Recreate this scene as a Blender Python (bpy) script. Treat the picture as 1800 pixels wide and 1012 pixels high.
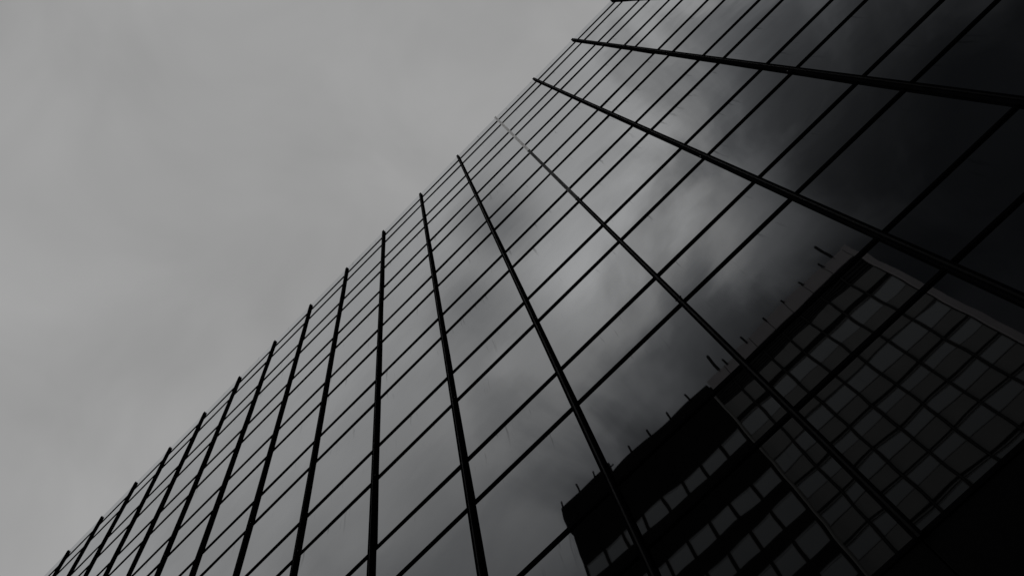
import bpy, bmesh, math, random
from mathutils import Matrix, Vector

random.seed(7)
scene = bpy.context.scene
for o in list(bpy.data.objects):
    bpy.data.objects.remove(o)
COL = scene.collection
rad = math.radians

# ------------------------------------------------------------------ layout constants
W = 1.9                      # bay width of the glass tower, metres
CX, CY, CZ = -3.03478, -2.62724, -18.37143   # camera in bay units from fin 0 at the top transom
EYE = 1.6
RT = [[0.708161, 0.696672, -0.114696],
      [-0.698249, 0.666952, -0.260044],
      [-0.104668, 0.26424, 0.958761]]         # world -> camera (x right, y down, z forward)
FPX = 1767.34                                 # focal length in pixels of an 1800 px wide frame


def fin_x(i):
    return (-i - CX) * W


def lev(z):
    return (z - CZ) * W + EYE


A0, A, B_ = 0.61539, 0.69332, 1.22249
TZ = [0.0]
for j in range(16):
    TZ.append(TZ[-1] - (A0 if j == 0 else (A if j % 2 == 0 else B_)))
TZ = [lev(z) for z in TZ]                     # transom heights, top to bottom
GLASS_TOP = lev(0.50)

# ------------------------------------------------------------------ camera
cam_data = bpy.data.cameras.new('camera')
cam = bpy.data.objects.new('camera', cam_data)
COL.objects.link(cam)
cam_data.sensor_fit = 'HORIZONTAL'
cam_data.sensor_width = 36.0
cam_data.lens = FPX / 1800.0 * 36.0
cam_data.clip_start = 0.05
cam_data.clip_end = 3000.0
right = Vector(RT[0]).normalized()
fwd = Vector(RT[2]).normalized()
right = (right - fwd * right.dot(fwd)).normalized()
up = right.cross(fwd).normalized()
CAM = Vector((0.0, CY * W, EYE))
m = Matrix((( right.x, up.x, -fwd.x, CAM.x), (right.y, up.y, -fwd.y, CAM.y),
            (right.z, up.z, -fwd.z, CAM.z), (0, 0, 0, 1)))
cam.matrix_world = m
scene.camera = cam

# ------------------------------------------------------------------ world: heavy overcast
SUN_EL = rad(38)
SUN_AZ = rad(-72)              # behind the glass tower
world = bpy.data.worlds.new('World')
scene.world = world
world.use_nodes = True
nt = world.node_tree
nt.nodes.clear()


class G:
    """small node graph helper"""
    def __init__(self, tree):
        self.t = tree

    def n(self, kind, **kw):
        nd = self.t.nodes.new(kind)
        for k, v in kw.items():
            setattr(nd, k, v)
        return nd

    def link(self, a, b):
        self.t.links.new(a, b)

    def put(self, sock, v):
        if isinstance(v, (int, float)):
            sock.default_value = v
        elif isinstance(v, (tuple, list)):
            sock.default_value = v
        else:
            self.link(v, sock)

    def math(self, op, a, b=None, c=None, clamp=False):
        nd = self.n('ShaderNodeMath', operation=op, use_clamp=clamp)
        self.put(nd.inputs[0], a)
        if b is not None:
            self.put(nd.inputs[1], b)
        if c is not None:
            self.put(nd.inputs[2], c)
        return nd.outputs[0]

    def vmath(self, op, a, b=None, scale=None):
        nd = self.n('ShaderNodeVectorMath', operation=op)
        self.put(nd.inputs[0], a)
        if b is not None:
            self.put(nd.inputs[1], b)
        if scale is not None:
            self.put(nd.inputs['Scale'], scale)
        return nd.outputs['Value'] if op in ('DOT_PRODUCT', 'LENGTH', 'DISTANCE') else nd.outputs[0]

    def noise(self, vec, scale, detail=4, rough=0.5, dist=0.0):
        nd = self.n('ShaderNodeTexNoise')
        self.put(nd.inputs['Vector'], vec)
        nd.inputs['Scale'].default_value = scale
        nd.inputs['Detail'].default_value = detail
        nd.inputs['Roughness'].default_value = rough
        nd.inputs['Distortion'].default_value = dist
        return nd.outputs[0]

    def rng(self, v, a, b, c, d, smooth=True):
        nd = self.n('ShaderNodeMapRange')
        nd.interpolation_type = 'SMOOTHSTEP' if smooth else 'LINEAR'
        self.put(nd.inputs[0], v)
        for k, x in zip((1, 2, 3, 4), (a, b, c, d)):
            nd.inputs[k].default_value = x
        return nd.outputs[0]

    def mixc(self, f, a, b, blend='MIX'):
        nd = self.n('ShaderNodeMix', data_type='RGBA', blend_type=blend)
        self.put(nd.inputs[0], f)
        self.put(nd.inputs[6], a)
        self.put(nd.inputs[7], b)
        return nd.outputs[2]


def sky_dir(az, el):
    a, e = rad(az), rad(el)
    return (math.sin(a) * math.cos(e), -math.cos(a) * math.cos(e), math.sin(e))


g = G(nt)
tc = g.n('ShaderNodeTexCoord')
D = g.vmath('NORMALIZE', tc.outputs['Generated'])
sep = g.n('ShaderNodeSeparateXYZ')
g.link(D, sep.inputs[0])
inv = g.math('DIVIDE', 1.0, g.math('ADD', g.math('MAXIMUM', sep.outputs[2], 0.0), 0.18))
comb = g.n('ShaderNodeCombineXYZ')
g.link(g.math('MULTIPLY', sep.outputs[0], inv), comb.inputs[0])
g.link(g.math('MULTIPLY', sep.outputs[1], inv), comb.inputs[1])
SEED = (4.157, 5.029, -4.345)
P = g.vmath('ADD', comb.outputs[0], SEED)                             # position on the cloud deck
wide = g.noise(P, 2.2, 4, 0.5, 0.4)
fine = g.noise(P, 7.0, 5, 0.5, 0.5)
mottle = g.noise(D, 5.5, 4, 0.48, 0.5)


def ang_to(az, el):
    d = g.vmath('DOT_PRODUCT', D, sky_dir(az, el))
    return g.math('MULTIPLY', g.math('ARCCOSINE', g.math('MINIMUM', d, 0.99999)), 180 / math.pi)


# even grey deck
lum = g.math('MULTIPLY', 0.335, g.math('ADD', 0.875, g.math('MULTIPLY', g.rng(mottle, 0.25, 0.75, 0.0, 1.0, False), 0.25)))
# a dark rain front low over the street, behind and to the right of the camera
warp = g.math('ADD', g.math('MULTIPLY', g.math('SUBTRACT', wide, 0.5), 11.0),
              g.math('MULTIPLY', g.math('SUBTRACT', fine, 0.5), 8.5))
a1 = g.math('ADD', ang_to(30, 20), warp)
front = g.math('SMOOTH_MAX', g.math('SUBTRACT', 54.3, a1), 0.0, 5.0)
att1 = g.math('EXPONENT', g.math('MULTIPLY', front, -0.25))
a2 = g.math('ADD', ang_to(-20, 45), g.math('MULTIPLY', warp, 0.8))
att2 = g.math('EXPONENT', g.math('MULTIPLY', g.math('SMOOTH_MAX', g.math('SUBTRACT', 25.0, a2), 0.0, 5.0), -0.095))
# torn edge of that front: paler break and dark shred ahead of it
near = g.rng(a1, 52.0, 66.0, 1.0, 0.0)
torn = g.math('ADD', 1.0, g.math('MULTIPLY', g.rng(fine, 0.40, 0.58, -0.24, 0.18), near))
brk = g.rng(g.math('ADD', ang_to(5, 70.5), g.math('MULTIPLY', warp, 0.5)), 1.0, 9.0, 0.55, 0.0)
shred = g.math('ADD', g.rng(g.math('ADD', ang_to(-18, 77.0), g.math('MULTIPLY', warp, 0.2)), 0.2, 3.6, 0.42, 0.0),
               g.rng(g.math('ADD', ang_to(-30, 73.5), g.math('MULTIPLY', warp, 0.2)), 0.2, 3.8, 0.36, 0.0))
brk = g.math('ADD', brk, g.rng(g.math('ADD', ang_to(-12, 73.0), g.math('MULTIPLY', warp, 0.2)), 0.2, 3.4, 0.22, 0.0))
brk = g.math('ADD', brk, g.rng(g.math('ADD', ang_to(10, 66.0), g.math('MULTIPLY', warp, 0.3)), 0.5, 7.0, 0.75, 0.0))
lum = g.math('MULTIPLY', lum, torn)
lum = g.math('MULTIPLY', lum, g.math('SUBTRACT', g.math('ADD', 1.0, brk), shred))
lum = g.math('MULTIPLY', lum, g.math('MULTIPLY', g.math('MAXIMUM', att1, 0.03), g.math('MAXIMUM', att2, 0.25)))
cool = g.rng(lum, 0.02, 0.3, 1.0, 0.0)
tint = g.mixc(cool, (1.0, 0.998, 0.995, 1), (0.96, 0.985, 1.03, 1))
cc = g.n('ShaderNodeCombineXYZ')
for k in range(3):
    g.link(lum, cc.inputs[k])
cloud = g.mixc(1.0, tint, cc.outputs[0], 'MULTIPLY')
sky = g.n('ShaderNodeTexSky', sky_type='NISHITA')
sky.sun_disc = False
sky.sun_elevation = SUN_EL
sky.sun_rotation = SUN_AZ
bg_sky = g.n('ShaderNodeBackground')
g.link(sky.outputs[0], bg_sky.inputs[0])
bg_sky.inputs[1].default_value = 0.05
bg_cloud = g.n('ShaderNodeBackground')
g.link(cloud, bg_cloud.inputs[0])
mixs = g.n('ShaderNodeMixShader')
mixs.inputs[0].default_value = 0.985              # closed cloud cover
g.link(bg_sky.outputs[0], mixs.inputs[1])
g.link(bg_cloud.outputs[0], mixs.inputs[2])
wout = g.n('ShaderNodeOutputWorld')
g.link(mixs.outputs[0], wout.inputs[0])

# ------------------------------------------------------------------ sun (veiled, behind the tower)
sd = bpy.data.lights.new('sun', 'SUN')
sd.energy = 0.5
sd.angle = rad(20)
sd.color = (1.0, 0.97, 0.93)
so = bpy.data.objects.new('sun', sd)
COL.objects.link(so)
to_sun = Vector((math.sin(SUN_AZ) * math.cos(SUN_EL), math.cos(SUN_AZ) * math.cos(SUN_EL), math.sin(SUN_EL)))
so.rotation_euler = to_sun.to_track_quat('Z', 'Y').to_euler()
so.location = to_sun * 200

scene.view_settings.view_transform = 'Standard'
scene.view_settings.look = 'None'
scene.view_settings.exposure = 0.0
scene.view_settings.gamma = 1.0
scene.render.engine = 'CYCLES'
scene.cycles.max_bounces = 10
scene.cycles.glossy_bounces = 6

# ------------------------------------------------------------------ materials


def new_mat(name):
    mt = bpy.data.materials.new(name)
    mt.use_nodes = True
    mt.node_tree.nodes.clear()
    gg = G(mt.node_tree)
    out = gg.n('ShaderNodeOutputMaterial')
    return mt, gg, out


def surface(name, col, rough=0.6, spec=0.3, var=0.25, scale=3.0, metallic=0.0, bump=0.0):
    mt, gg, out = new_mat(name)
    bs = gg.n('ShaderNodeBsdfPrincipled')
    geo = gg.n('ShaderNodeNewGeometry')
    nz = gg.noise(geo.outputs['Position'], scale, 6, 0.6)
    fac = gg.rng(nz, 0.25, 0.75, 1 - var, 1 + var, False)
    cv = gg.n('ShaderNodeCombineXYZ')
    for k in range(3):
        gg.link(fac, cv.inputs[k])
    c = gg.mixc(1.0, (*col, 1), cv.outputs[0], 'MULTIPLY')
    gg.link(c, bs.inputs['Base Color'])
    gg.link(gg.rng(nz, 0.3, 0.7, rough - 0.08, min(1, rough + 0.08), False), bs.inputs['Roughness'])
    bs.inputs['Specular IOR Level'].default_value = spec
    bs.inputs['Metallic'].default_value = metallic
    if bump:
        bp = gg.n('ShaderNodeBump')
        bp.inputs['Strength'].default_value = bump
        bp.inputs['Distance'].default_value = 0.01
        gg.link(gg.noise(geo.outputs['Position'], scale * 8, 4), bp.inputs['Height'])
        gg.link(bp.outputs[0], bs.inputs['Normal'])
    gg.link(bs.outputs[0], out.inputs[0])
    return mt


def glazing(name, surfaces, ior, wave, tint, streaks=True):
    """sealed glazing unit in front of a dark interior: reflection summed over its glass faces"""
    mt, gg, out = new_mat(name)
    tcn = gg.n('ShaderNodeTexCoord')
    oi = gg.n('ShaderNodeObjectInfo')
    geo = gg.n('ShaderNodeNewGeometry')
    off = gg.n('ShaderNodeCombineXYZ')
    gg.link(gg.math('MULTIPLY', oi.outputs['Random'], 37.0), off.inputs[0])
    gg.link(gg.math('MULTIPLY', oi.outputs['Random'], 91.0), off.inputs[1])
    pos = gg.vmath('ADD', geo.outputs['Position'], off.outputs[0])
    bp = gg.n('ShaderNodeBump')
    bp.inputs['Strength'].default_value = 1.0
    bp.inputs['Distance'].default_value = 1.0
    ob = gg.n('ShaderNodeSeparateXYZ')
    gg.link(tcn.outputs['Object'], ob.inputs[0])
    bow = gg.math('ADD', gg.math('POWER', ob.outputs[0], 2.0),
                  gg.math('MULTIPLY', gg.math('POWER', gg.math('ADD', ob.outputs[2], 0.9), 2.0), 0.5))
    curve = gg.math('MULTIPLY', gg.math('SUBTRACT', oi.outputs['Random'], 0.35), wave * 1.5)
    gg.link(gg.math('ADD', gg.math('MULTIPLY', gg.noise(pos, 0.8, 2, 0.4), wave), gg.math('MULTIPLY', bow, curve)),
            bp.inputs['Height'])
    fr = gg.n('ShaderNodeFresnel')
    fr.inputs[0].default_value = ior
    gg.link(bp.outputs[0], fr.inputs['Normal'])
    R = fr.outputs[0]
    N = surfaces
    refl = gg.math('DIVIDE', gg.math('MULTIPLY', R, N), gg.math('ADD', 1.0, gg.math('MULTIPLY', R, N - 1)))
    if streaks:
        so_ = gg.n('ShaderNodeSeparateXYZ')
        gg.link(tcn.outputs['Object'], so_.inputs[0])
        mp = gg.n('ShaderNodeCombineXYZ')
        wob = gg.math('MULTIPLY', gg.noise(pos, 2.5, 2), 0.05)
        gg.link(gg.math('ADD', so_.outputs[0], wob), mp.inputs[0])
        gg.link(gg.math('MULTIPLY', oi.outputs['Random'], 50.0), mp.inputs[1])
        gg.link(gg.math('MULTIPLY', so_.outputs[2], 0.05), mp.inputs[2])
        st = gg.noise(mp.outputs[0], 11.0, 3, 0.6)
        run = gg.math('ADD', gg.math('MULTIPLY', gg.noise(mp.outputs[0], 4.0, 1), 1.3), 0.1)
        fall = gg.math('SUBTRACT', 1.0, gg.math('DIVIDE', gg.math('MULTIPLY', so_.outputs[2], -1.0), run), clamp=True)
        drip = gg.math('MULTIPLY', gg.rng(st, 0.62, 0.70, 0.0, 0.4), fall)
        film = gg.rng(gg.noise(pos, 0.7, 4, 0.6), 0.35, 0.75, 0.0, 0.05)
        refl = gg.math('MULTIPLY', refl, gg.math('SUBTRACT', 1.0, gg.math('ADD', drip, film)))
    gl = gg.n('ShaderNodeBsdfGlossy')
    gl.inputs['Roughness'].default_value = 0.014
    gl.inputs['Color'].default_value = (*tint, 1)
    gg.link(bp.outputs[0], gl.inputs['Normal'])
    df = gg.n('ShaderNodeBsdfDiffuse')
    df.inputs['Color'].default_value = (0.004, 0.0042, 0.0045, 1)
    mx = gg.n('ShaderNodeMixShader')
    gg.link(refl, mx.inputs[0])
    gg.link(df.outputs[0], mx.inputs[1])
    gg.link(gl.outputs[0], mx.inputs[2])
    gg.link(mx.outputs[0], out.inputs[0])
    return mt


M = {
    'glass': glazing('tower_glass', 6, 1.52, 0.0026, (0.97, 0.985, 1.0)),
    'opp_glass': glazing('window_glass', 1.15, 1.5, 0.003, (0.93, 0.97, 1.0), False),
    'anodised': surface('black_anodised', (0.008, 0.008, 0.009), 0.7, 0.0, 0.3, 2.0),
    'groove': surface('fin_groove', (0.03, 0.03, 0.031), 0.5, 0.06, 0.25, 2.0),
    'bare': surface('bare_aluminium', (0.62, 0.61, 0.60), 0.35, 0.5, 0.15, 3.0, metallic=0.8),
    'dull': surface('dull_aluminium', (0.06, 0.06, 0.06), 0.5, 0.1, 0.3, 3.0),
    'clip': surface('clip_metal', (0.35, 0.35, 0.36), 0.4, 0.5, 0.1),
    'core': surface('core_black', (0.006, 0.006, 0.006), 0.8, 0.05, 0.2),
    'granite': surface('dark_granite', (0.006, 0.006, 0.0065), 0.75, 0.05, 0.4, 12.0),
    'opp_dark': surface('dark_cladding', (0.005, 0.005, 0.005), 0.9, 0.0, 0.3, 1.0),
    'opp_panel': surface('grey_panel', (0.062, 0.062, 0.061), 0.7, 0.15, 0.18, 0.6),
    'opp_parapet': surface('parapet_panel', (0.12, 0.112, 0.116), 0.7, 0.15, 0.15, 0.5),
    'opp_frame': surface('window_frame', (0.04, 0.04, 0.04), 0.6, 0.2, 0.2),
    'opp_mull': surface('mullion_metal', (0.02, 0.02, 0.02), 0.7, 0.0, 0.2),
    'pipe': surface('pipe_metal', (0.05, 0.05, 0.047), 0.6, 0.1, 0.2),
    'rod': surface('rod_metal', (0.008, 0.008, 0.008), 0.8, 0.0, 0.2),
    'asphalt': surface('asphalt', (0.05, 0.05, 0.05), 0.9, 0.2, 0.3, 6.0, bump=0.3),
    'paving': surface('paving', (0.2, 0.195, 0.19), 0.85, 0.2, 0.2, 4.0, bump=0.2),
    'kerb': surface('kerb_stone', (0.28, 0.27, 0.26), 0.8, 0.2, 0.2, 5.0),
    'paint': surface('road_paint', (0.7, 0.7, 0.68), 0.7, 0.2, 0.15, 8.0),
}

# ------------------------------------------------------------------ mesh helpers


def mesh_boxes(name, boxes, mat, bevel=0.0):
    bm = bmesh.new()
    for (x0, x1, y0, y1, z0, z1) in boxes:
        v = [bm.verts.new(p) for p in ((x0, y0, z0), (x1, y0, z0), (x1, y1, z0), (x0, y1, z0),
                                       (x0, y0, z1), (x1, y0, z1), (x1, y1, z1), (x0, y1, z1))]
        for f in ((0, 3, 2, 1), (4, 5, 6, 7), (0, 1, 5, 4), (1, 2, 6, 5), (2, 3, 7, 6), (3, 0, 4, 7)):
            bm.faces.new([v[k] for k in f])
    if bevel:
        bmesh.ops.bevel(bm, geom=bm.edges[:], offset=bevel, segments=1, affect='EDGES')
    me = bpy.data.meshes.new(name)
    bm.to_mesh(me)
    bm.free()
    me.materials.append(M[mat])
    return me


def mesh_extrude(name, prof, z0, z1, mats, face_mat=None):
    """prism of an x-y profile between two heights"""
    bm = bmesh.new()
    lo = [bm.verts.new((x, y, z0)) for x, y in prof]
    hi = [bm.verts.new((x, y, z1)) for x, y in prof]
    n = len(prof)
    for k in range(n):
        f = bm.faces.new((lo[k], lo[(k + 1) % n], hi[(k + 1) % n], hi[k]))
        if face_mat:
            f.material_index = face_mat(k)
    bm.faces.new(lo[::-1])
    bm.faces.new(hi)
    bmesh.ops.recalc_face_normals(bm, faces=bm.faces[:])
    me = bpy.data.meshes.new(name)
    bm.to_mesh(me)
    bm.free()
    for q in mats:
        me.materials.append(M[q])
    return me


def mesh_tube(name, r, z0, z1, mat, n=10, tip=None):
    prof = [(r * math.cos(2 * math.pi * k / n), r * math.sin(2 * math.pi * k / n)) for k in range(n)]
    return mesh_extrude(name, prof, z0, z1, [mat])


def obj(name, me, parent=None, loc=(0, 0, 0), rot=None):
    o = bpy.data.objects.new(name, me)
    COL.objects.link(o)
    o.location = loc
    if rot:
        o.rotation_euler = rot
    o.parent = parent
    return o


def empty(name, loc, label, cat, group=None):
    o = bpy.data.objects.new(name, None)
    COL.objects.link(o)
    o.location = loc
    o['label'] = label
    o['category'] = cat
    if group:
        o['group'] = group
    return o


def structure(o):
    o['kind'] = 'structure'
    return o


def in_view(pts, mx=0.03):
    """does the hull of these points touch the photograph's frame"""
    us, vs = [], []
    for p in pts:
        d = Vector(p) - CAM
        z = d.dot(fwd)
        if z < 0.2:
            return False
        us.append(0.5 + FPX / 1800 * d.dot(right) / z)
        vs.append(0.5 - FPX / 1012 * d.dot(up) / z)
    return max(us) > -mx and min(us) < 1 + mx and max(vs) > -mx and min(vs) < 1 + mx


# ------------------------------------------------------------------ ground
structure(obj('ground', mesh_boxes('ground', [(-700, 700, -700, 700, -1.0, -0.16)], 'asphalt')))
structure(obj('road', mesh_boxes('road', [(-300, 300, -20.0, -6.6, -0.158, -0.12)], 'asphalt')))
near_pave = structure(obj('pavement', mesh_boxes('pavement', [(-300, 300, -6.4, 0.0, -0.158, 0.0)], 'paving')))
far_pave = structure(obj('pavement', mesh_boxes('pavement_far', [(-300, 300, -26.0, -20.2, -0.158, 0.0)], 'paving')))
structure(obj('kerb', mesh_boxes('kerb', [(-300, 300, -6.6, -6.4, -0.158, 0.004)], 'kerb')))
structure(obj('kerb', mesh_boxes('kerb_far', [(-300, 300, -20.2, -20.0, -0.158, 0.004)], 'kerb')))
structure(obj('road_marking', mesh_boxes('road_marking', [(x, x + 3.0, -13.36, -13.24, -0.119, -0.116) for x in range(-120, 120, 9)], 'paint')))

# ------------------------------------------------------------------ glass tower
I0, I1 = -6, 25
XL, XR = fin_x(I1), fin_x(I0)
tower = empty('glass_tower', (0, 0, 0), 'tall dark glass tower with black fins and grey sky mirrored in its panes', 'building')
obj('core_wall', mesh_boxes('core_wall', [(XL, XR, 0.10, 24.0, 0.0, TZ[0] - 0.25)], 'core'), tower)
GAP = 0.012
ROWS = [(GLASS_TOP, TZ[0])] + [(TZ[j], TZ[j + 1]) for j in range(16)]
pane_mesh = {}


def pane(w, h):
    k = round(h, 4)
    if k not in pane_mesh:
        pane_mesh[k] = mesh_boxes('glass_pane', [(-w / 2, w / 2, 0.0, 0.03, -h, 0.0)], 'glass')
    return pane_mesh[k]


rest = []
cnt = 0
for i in range(I0, I1):
    xa, xb = fin_x(i + 1), fin_x(i)
    xc = (xa + xb) / 2
    for r, (zt, zb) in enumerate(ROWS):
        top = zt - (GAP if r else 0)
        h = top - zb - GAP
        vis = in_view([(xa, 0, zt), (xb, 0, zt), (xa, 0, zb), (xb, 0, zb)])
        if vis:
            cnt += 1
            tilt = (random.gauss(0, 0.0017), 0, random.gauss(0, 0.0017))
            o = obj('glass_pane', pane(W - 2 * GAP, h), tower, (xc, 0.0, top), tilt)
        else:
            rest.append((xa + GAP, xb - GAP, 0.0, 0.03, zb + GAP, top))
print('panes in view', cnt)
o = obj('glazing', mesh_boxes('glazing', rest, 'glass'), tower)
o['kind'] = 'stuff'

# transoms: thin black bars, one per level
TH, TD = 0.031 * W, 0.0112 * W
for j, z in enumerate(TZ):
    tm = mesh_boxes('transom', [(XL, XR, -TD, 0.05, z - TH / 2, z + TH / 2)], 'anodised', 0.003)
    obj('transom', tm, tower)

# fins: spine with screwed-on covers in lengths
FT, FD = 0.041 * W, 0.032 * W
hw = FT / 2


def cover_prof(s=1.0):
    h = hw * s
    return [(-h, -0.004), (-h, -FD + 0.006), (-h + 0.006, -FD), (-h * 0.36, -FD), (-h * 0.28, -FD + 0.007),
            (h * 0.28, -FD + 0.007), (h * 0.36, -FD), (h - 0.006, -FD), (h, -FD + 0.006), (h, -0.004)]


FIN_TOP = lev(0.42)
spine_me = mesh_boxes('fin', [(-hw * 0.7, hw * 0.7, -FD * 0.7, 0.05, TZ[16] - 0.03, FIN_TOP - 0.02)], 'core')
clip_me = mesh_boxes('joint_clip', [(-0.008, 0.008, -0.01, 0.004, -0.014, 0.014)], 'clip', 0.002)
seg_cache = {}


def segment(z0, z1, bare):
    k = (round(z0, 3), round(z1, 3), bare)
    if k not in seg_cache:
        mats = [['anodised', 'groove'], ['bare', 'bare'], ['dull', 'dull']][bare]
        seg_cache[k] = mesh_extrude('cover_segment', cover_prof(), z0, z1, mats, lambda q: 1 if q == 4 else 0)
    return seg_cache[k]


JOINTS = {5: (3, 7, 11), 6: (3, 7, 11), 7: (3, 7, 11), 8: (5, 9, 13), 9: (3, 7, 11), 10: (3, 7, 11), 3: (5, 9, 13)}
for i in range(I0, I1 + 1):
    fx = fin_x(i)
    fin = obj('fin', spine_me, tower, (fx, 0, 0))
    js = JOINTS.get(i, (3, 7, 11) if i % 3 else (5, 9, 13))
    cuts = [FIN_TOP] + [TZ[j] + 0.12 for j in js] + [TZ[16] - 0.04]
    for k in range(len(cuts) - 1):
        z1 = cuts[k] - (0.006 if k else 0)
        z0 = cuts[k + 1] + (0.006 if k < len(cuts) - 2 else 0)
        sgm = obj('cover_segment', segment(z0, z1, (1, 2, 0, 0)[k] if i == 3 else 0), fin)
        if i == 3 and k == 0:
            sgm['label'] = 'pale bare metal length of fin cover below the roof edge'
    for z in cuts[1:-1]:
        for s in (-1, 1):
            obj('joint_clip', clip_me, fin, (s * (hw + 0.002), -FD * 0.55, z))

# dark stone base under the glass
for i in range(I0, I1):
    xa, xb = fin_x(i + 1), fin_x(i)
    zs = [0.0, 2.45, 4.9, TZ[16] - TH / 2 - 0.004]
    for k in range(3):
        key = ('base', k)
        if key not in pane_mesh:
            pane_mesh[key] = mesh_boxes('base_panel', [(-W / 2 + 0.006, W / 2 - 0.006, -0.012, 0.06, zs[k] + 0.006, zs[k + 1] - 0.006)], 'granite', 0.004)
        obj('base_panel', pane_mesh[key], tower, ((xa + xb) / 2, 0, 0))
obj('roof_slab', mesh_boxes('roof_slab', [(XL, XR, 0.04, 24.0, TZ[0] - 0.24, TZ[0] - 0.05)], 'core'), tower)

# ------------------------------------------------------------------ slab block across the street (seen mirrored in the glass)
OY = -CY * W - 31.0            # its face
block = empty('office_block', (0, 0, 0), 'dark office block with window grid and roof rods, mirrored in the lower glass', 'building')
Z0 = EYE
ROOF = Z0 + 62.1
LX, MX, RX = -15.2, -2.4, 10.65
OB = OY - 0.03
obj('block_wall', mesh_boxes('block_wall', [(LX, RX, OY - 20, OB, 0, Z0 + 57.0), (LX, RX, OY - 20, OB - 0.02, Z0 + 57.0, ROOF - 0.4)], 'opp_dark'), block)

row_tops = [54.4, 49.5, 46.4, 43.4, 40.45, 37.5, 34.55, 31.6, 28.65, 25.7, 22.75, 19.8, 16.85, 13.9, 10.95, 8.0, 5.05]
NIND = 8
# left wing: deep dark piers and bands around single windows
cols = [-3.37 - 1.562 * k for k in range(8)]
WH, WW = 1.82, 1.37
piers = [LX] + [(cols[k] + cols[k + 1]) / 2 for k in range(7)][::-1]
edges = sorted([LX, MX - 0.1] + [c - WW / 2 for c in cols] + [c + WW / 2 for c in cols])
for k in range(0, len(edges) - 1, 2):
    obj('pier', mesh_boxes('pier', [(edges[k], edges[k + 1], OB - 0.05, OY, 0, Z0 + 54.6)], 'opp_dark'), block)
tops = [62.1] + [t - WH for t in row_tops]
for k, t in enumerate(row_tops):
    obj('spandrel_band', mesh_boxes('spandrel_band', [(LX + 0.02, MX - 0.12, OB - 0.05, OY + 0.02, Z0 + t, Z0 + (tops[k] if k else 60.3))], 'opp_dark'), block)
obj('parapet', mesh_boxes('parapet', [(-15.55, MX - 0.1, OY - 20.2, OY + 0.036, Z0 + 59.6, ROOF)], 'opp_dark', 0.06), block)


def window_mesh(w, h, bar=None):
    fw = 0.045
    bx = [(-w / 2, -w / 2 + fw, 0, 0.030, -h, 0), (w / 2 - fw, w / 2, 0, 0.030, -h, 0),
          (-w / 2 + fw, w / 2 - fw, 0, 0.029, -fw, 0), (-w / 2 + fw, w / 2 - fw, 0, 0.029, -h, -h + fw)]
    if bar:
        bx.append((-w / 2 + fw, w / 2 - fw, 0.0, 0.028, -bar - 0.02, -bar + 0.02))
    return mesh_boxes('window', bx, 'opp_frame'), mesh_boxes('pane', [(-w / 2 + fw, w / 2 - fw, 0.002, 0.018, -h + fw, -fw)], 'opp_glass')


wm, pm = window_mesh(WW, WH, 0.16)
extra = []
for r, t in enumerate(row_tops):
    for c in cols:
        if r < NIND:
            w_ = obj('window', wm, block, (c, OB, Z0 + t))
            p_ = obj('pane', pm, w_, (0, 0, 0), (random.gauss(0, 0.006), 0, random.gauss(0, 0.006)))
        else:
            extra.append((c - WW / 2, c + WW / 2, OB, OB + 0.05, Z0 + t - WH, Z0 + t))

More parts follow.
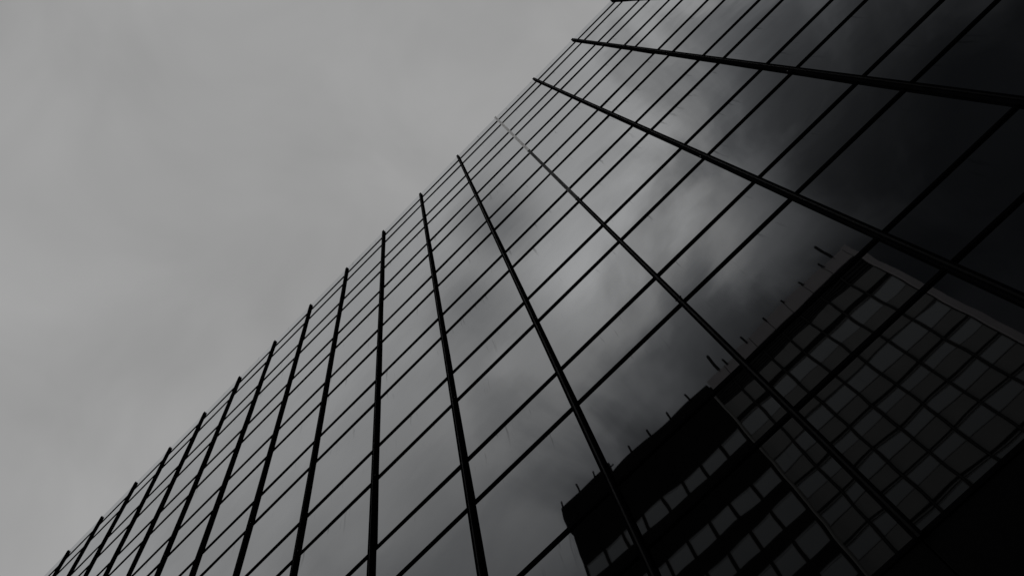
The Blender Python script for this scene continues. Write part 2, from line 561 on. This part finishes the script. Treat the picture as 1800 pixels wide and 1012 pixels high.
# right wing: flush grid of mullions, windows and grey panels
ml = [-2.4, -0.85, 0.5, 1.91, 3.52, 5.15, 6.85, 8.6, 10.3]
PB = OB + 0.05
rh = [1.8, 1.6] + [1.15] * 15
for k in range(len(ml) - 1):
    xa, xb = ml[k] + 0.075, ml[k + 1] - 0.075
    xc, w = (xa + xb) / 2, xb - xa
    # parapet panel, dark louvre field, frieze panel
    obj('parapet_panel', mesh_boxes('parapet_panel', [(ml[k] + 0.02, ml[k + 1] - 0.02, OB - 0.2, PB + 0.12, Z0 + 60.35 + random.uniform(-0.03, 0.03), ROOF)], 'opp_parapet', 0.02), block)
    lv = [(xa, xb, OB - 0.02, OB + 0.03, Z0 + 57.15 + 0.32 * q, Z0 + 57.15 + 0.32 * q + 0.16) for q in range(10)]
    obj('louvre', mesh_boxes('louvre', lv, 'core'), block)
    obj('panel', mesh_boxes('panel', [(xa, xb, OB - 0.02, PB, Z0 + 55.25, Z0 + 57.0)], 'opp_panel', 0.01), block)
    wmesh = {}
    for r, t in enumerate(row_tops):
        t = t + (0.05, 0.2, -0.1, 0, 0, 0)[min(r, 5)]
        h = rh[r]
        nxt = row_tops[r + 1] + 0.34 if r + 1 < len(row_tops) else 2.0
        pz0, pz1 = Z0 + nxt, Z0 + t - h - 0.05
        if r < NIND:
            if h not in wmesh:
                wmesh[h] = window_mesh(w, h)
            w_ = obj('window', wmesh[h][0], block, (xc, OB + 0.01, Z0 + t))
            obj('pane', wmesh[h][1], w_, (0, 0, 0), (random.gauss(0, 0.006), 0, random.gauss(0, 0.006)))
            obj('panel', mesh_boxes('panel', [(xa, xb, OB - 0.02, PB - 0.02 * (r % 2), pz0, pz1)], 'opp_panel', 0.01), block)
            obj('frame_rail', mesh_boxes('frame_rail', [(xa, xb, OB - 0.02, PB - 0.03, Z0 + t + 0.1, Z0 + t + 0.17)], 'opp_panel'), block)
        else:
            extra.append((xa, xb, OB, OB + 0.05, Z0 + t - h, Z0 + t))
o = obj('lower_windows', mesh_boxes('lower_windows', extra, 'opp_glass'), block)
o['kind'] = 'stuff'
for k, x in enumerate(ml[1:-1]):
    obj('mullion', mesh_boxes('mullion', [(x - 0.03, x + 0.03, OB - 0.02, PB + 0.07, 0, ROOF + 0.1)], 'opp_mull', 0.01), block)
obj('corner_pier', mesh_boxes('corner_pier', [(10.3, RX + 0.05, OB - 0.4, PB + 0.10, 0, ROOF + 0.15)], 'opp_parapet', 0.04), block)
obj('downpipe', mesh_tube('downpipe', 0.08, 0, ROOF - 2.2, 'pipe', 12), block, (MX, PB + 0.16, 0))

rod_x = [-15.3, -13.75, -12.25, -10.85, -9.05, -7.36, -5.66, -3.93, -0.65, 1.6, 3.5, 5.2, 6.93, 8.70]
for k, x in enumerate(rod_x):
    h = random.uniform(0.55, 0.95)
    rd = obj('roof_rod', mesh_tube('roof_rod', 0.07, -0.3, h, 'rod', 8), block, (x, OY + 0.12, ROOF))
    if k == 3:
        obj('crossbar', mesh_boxes('crossbar', [(-0.3, 0.3, -0.03, 0.03, 0.35, 0.45)], 'rod'), rd)
for x, h in ((-1.25, 2.4), (9.55, 3.0)):
    am = obj('antenna', mesh_tube('antenna', 0.10, -0.3, h, 'rod', 8), block, (x, OY + 0.05, ROOF))
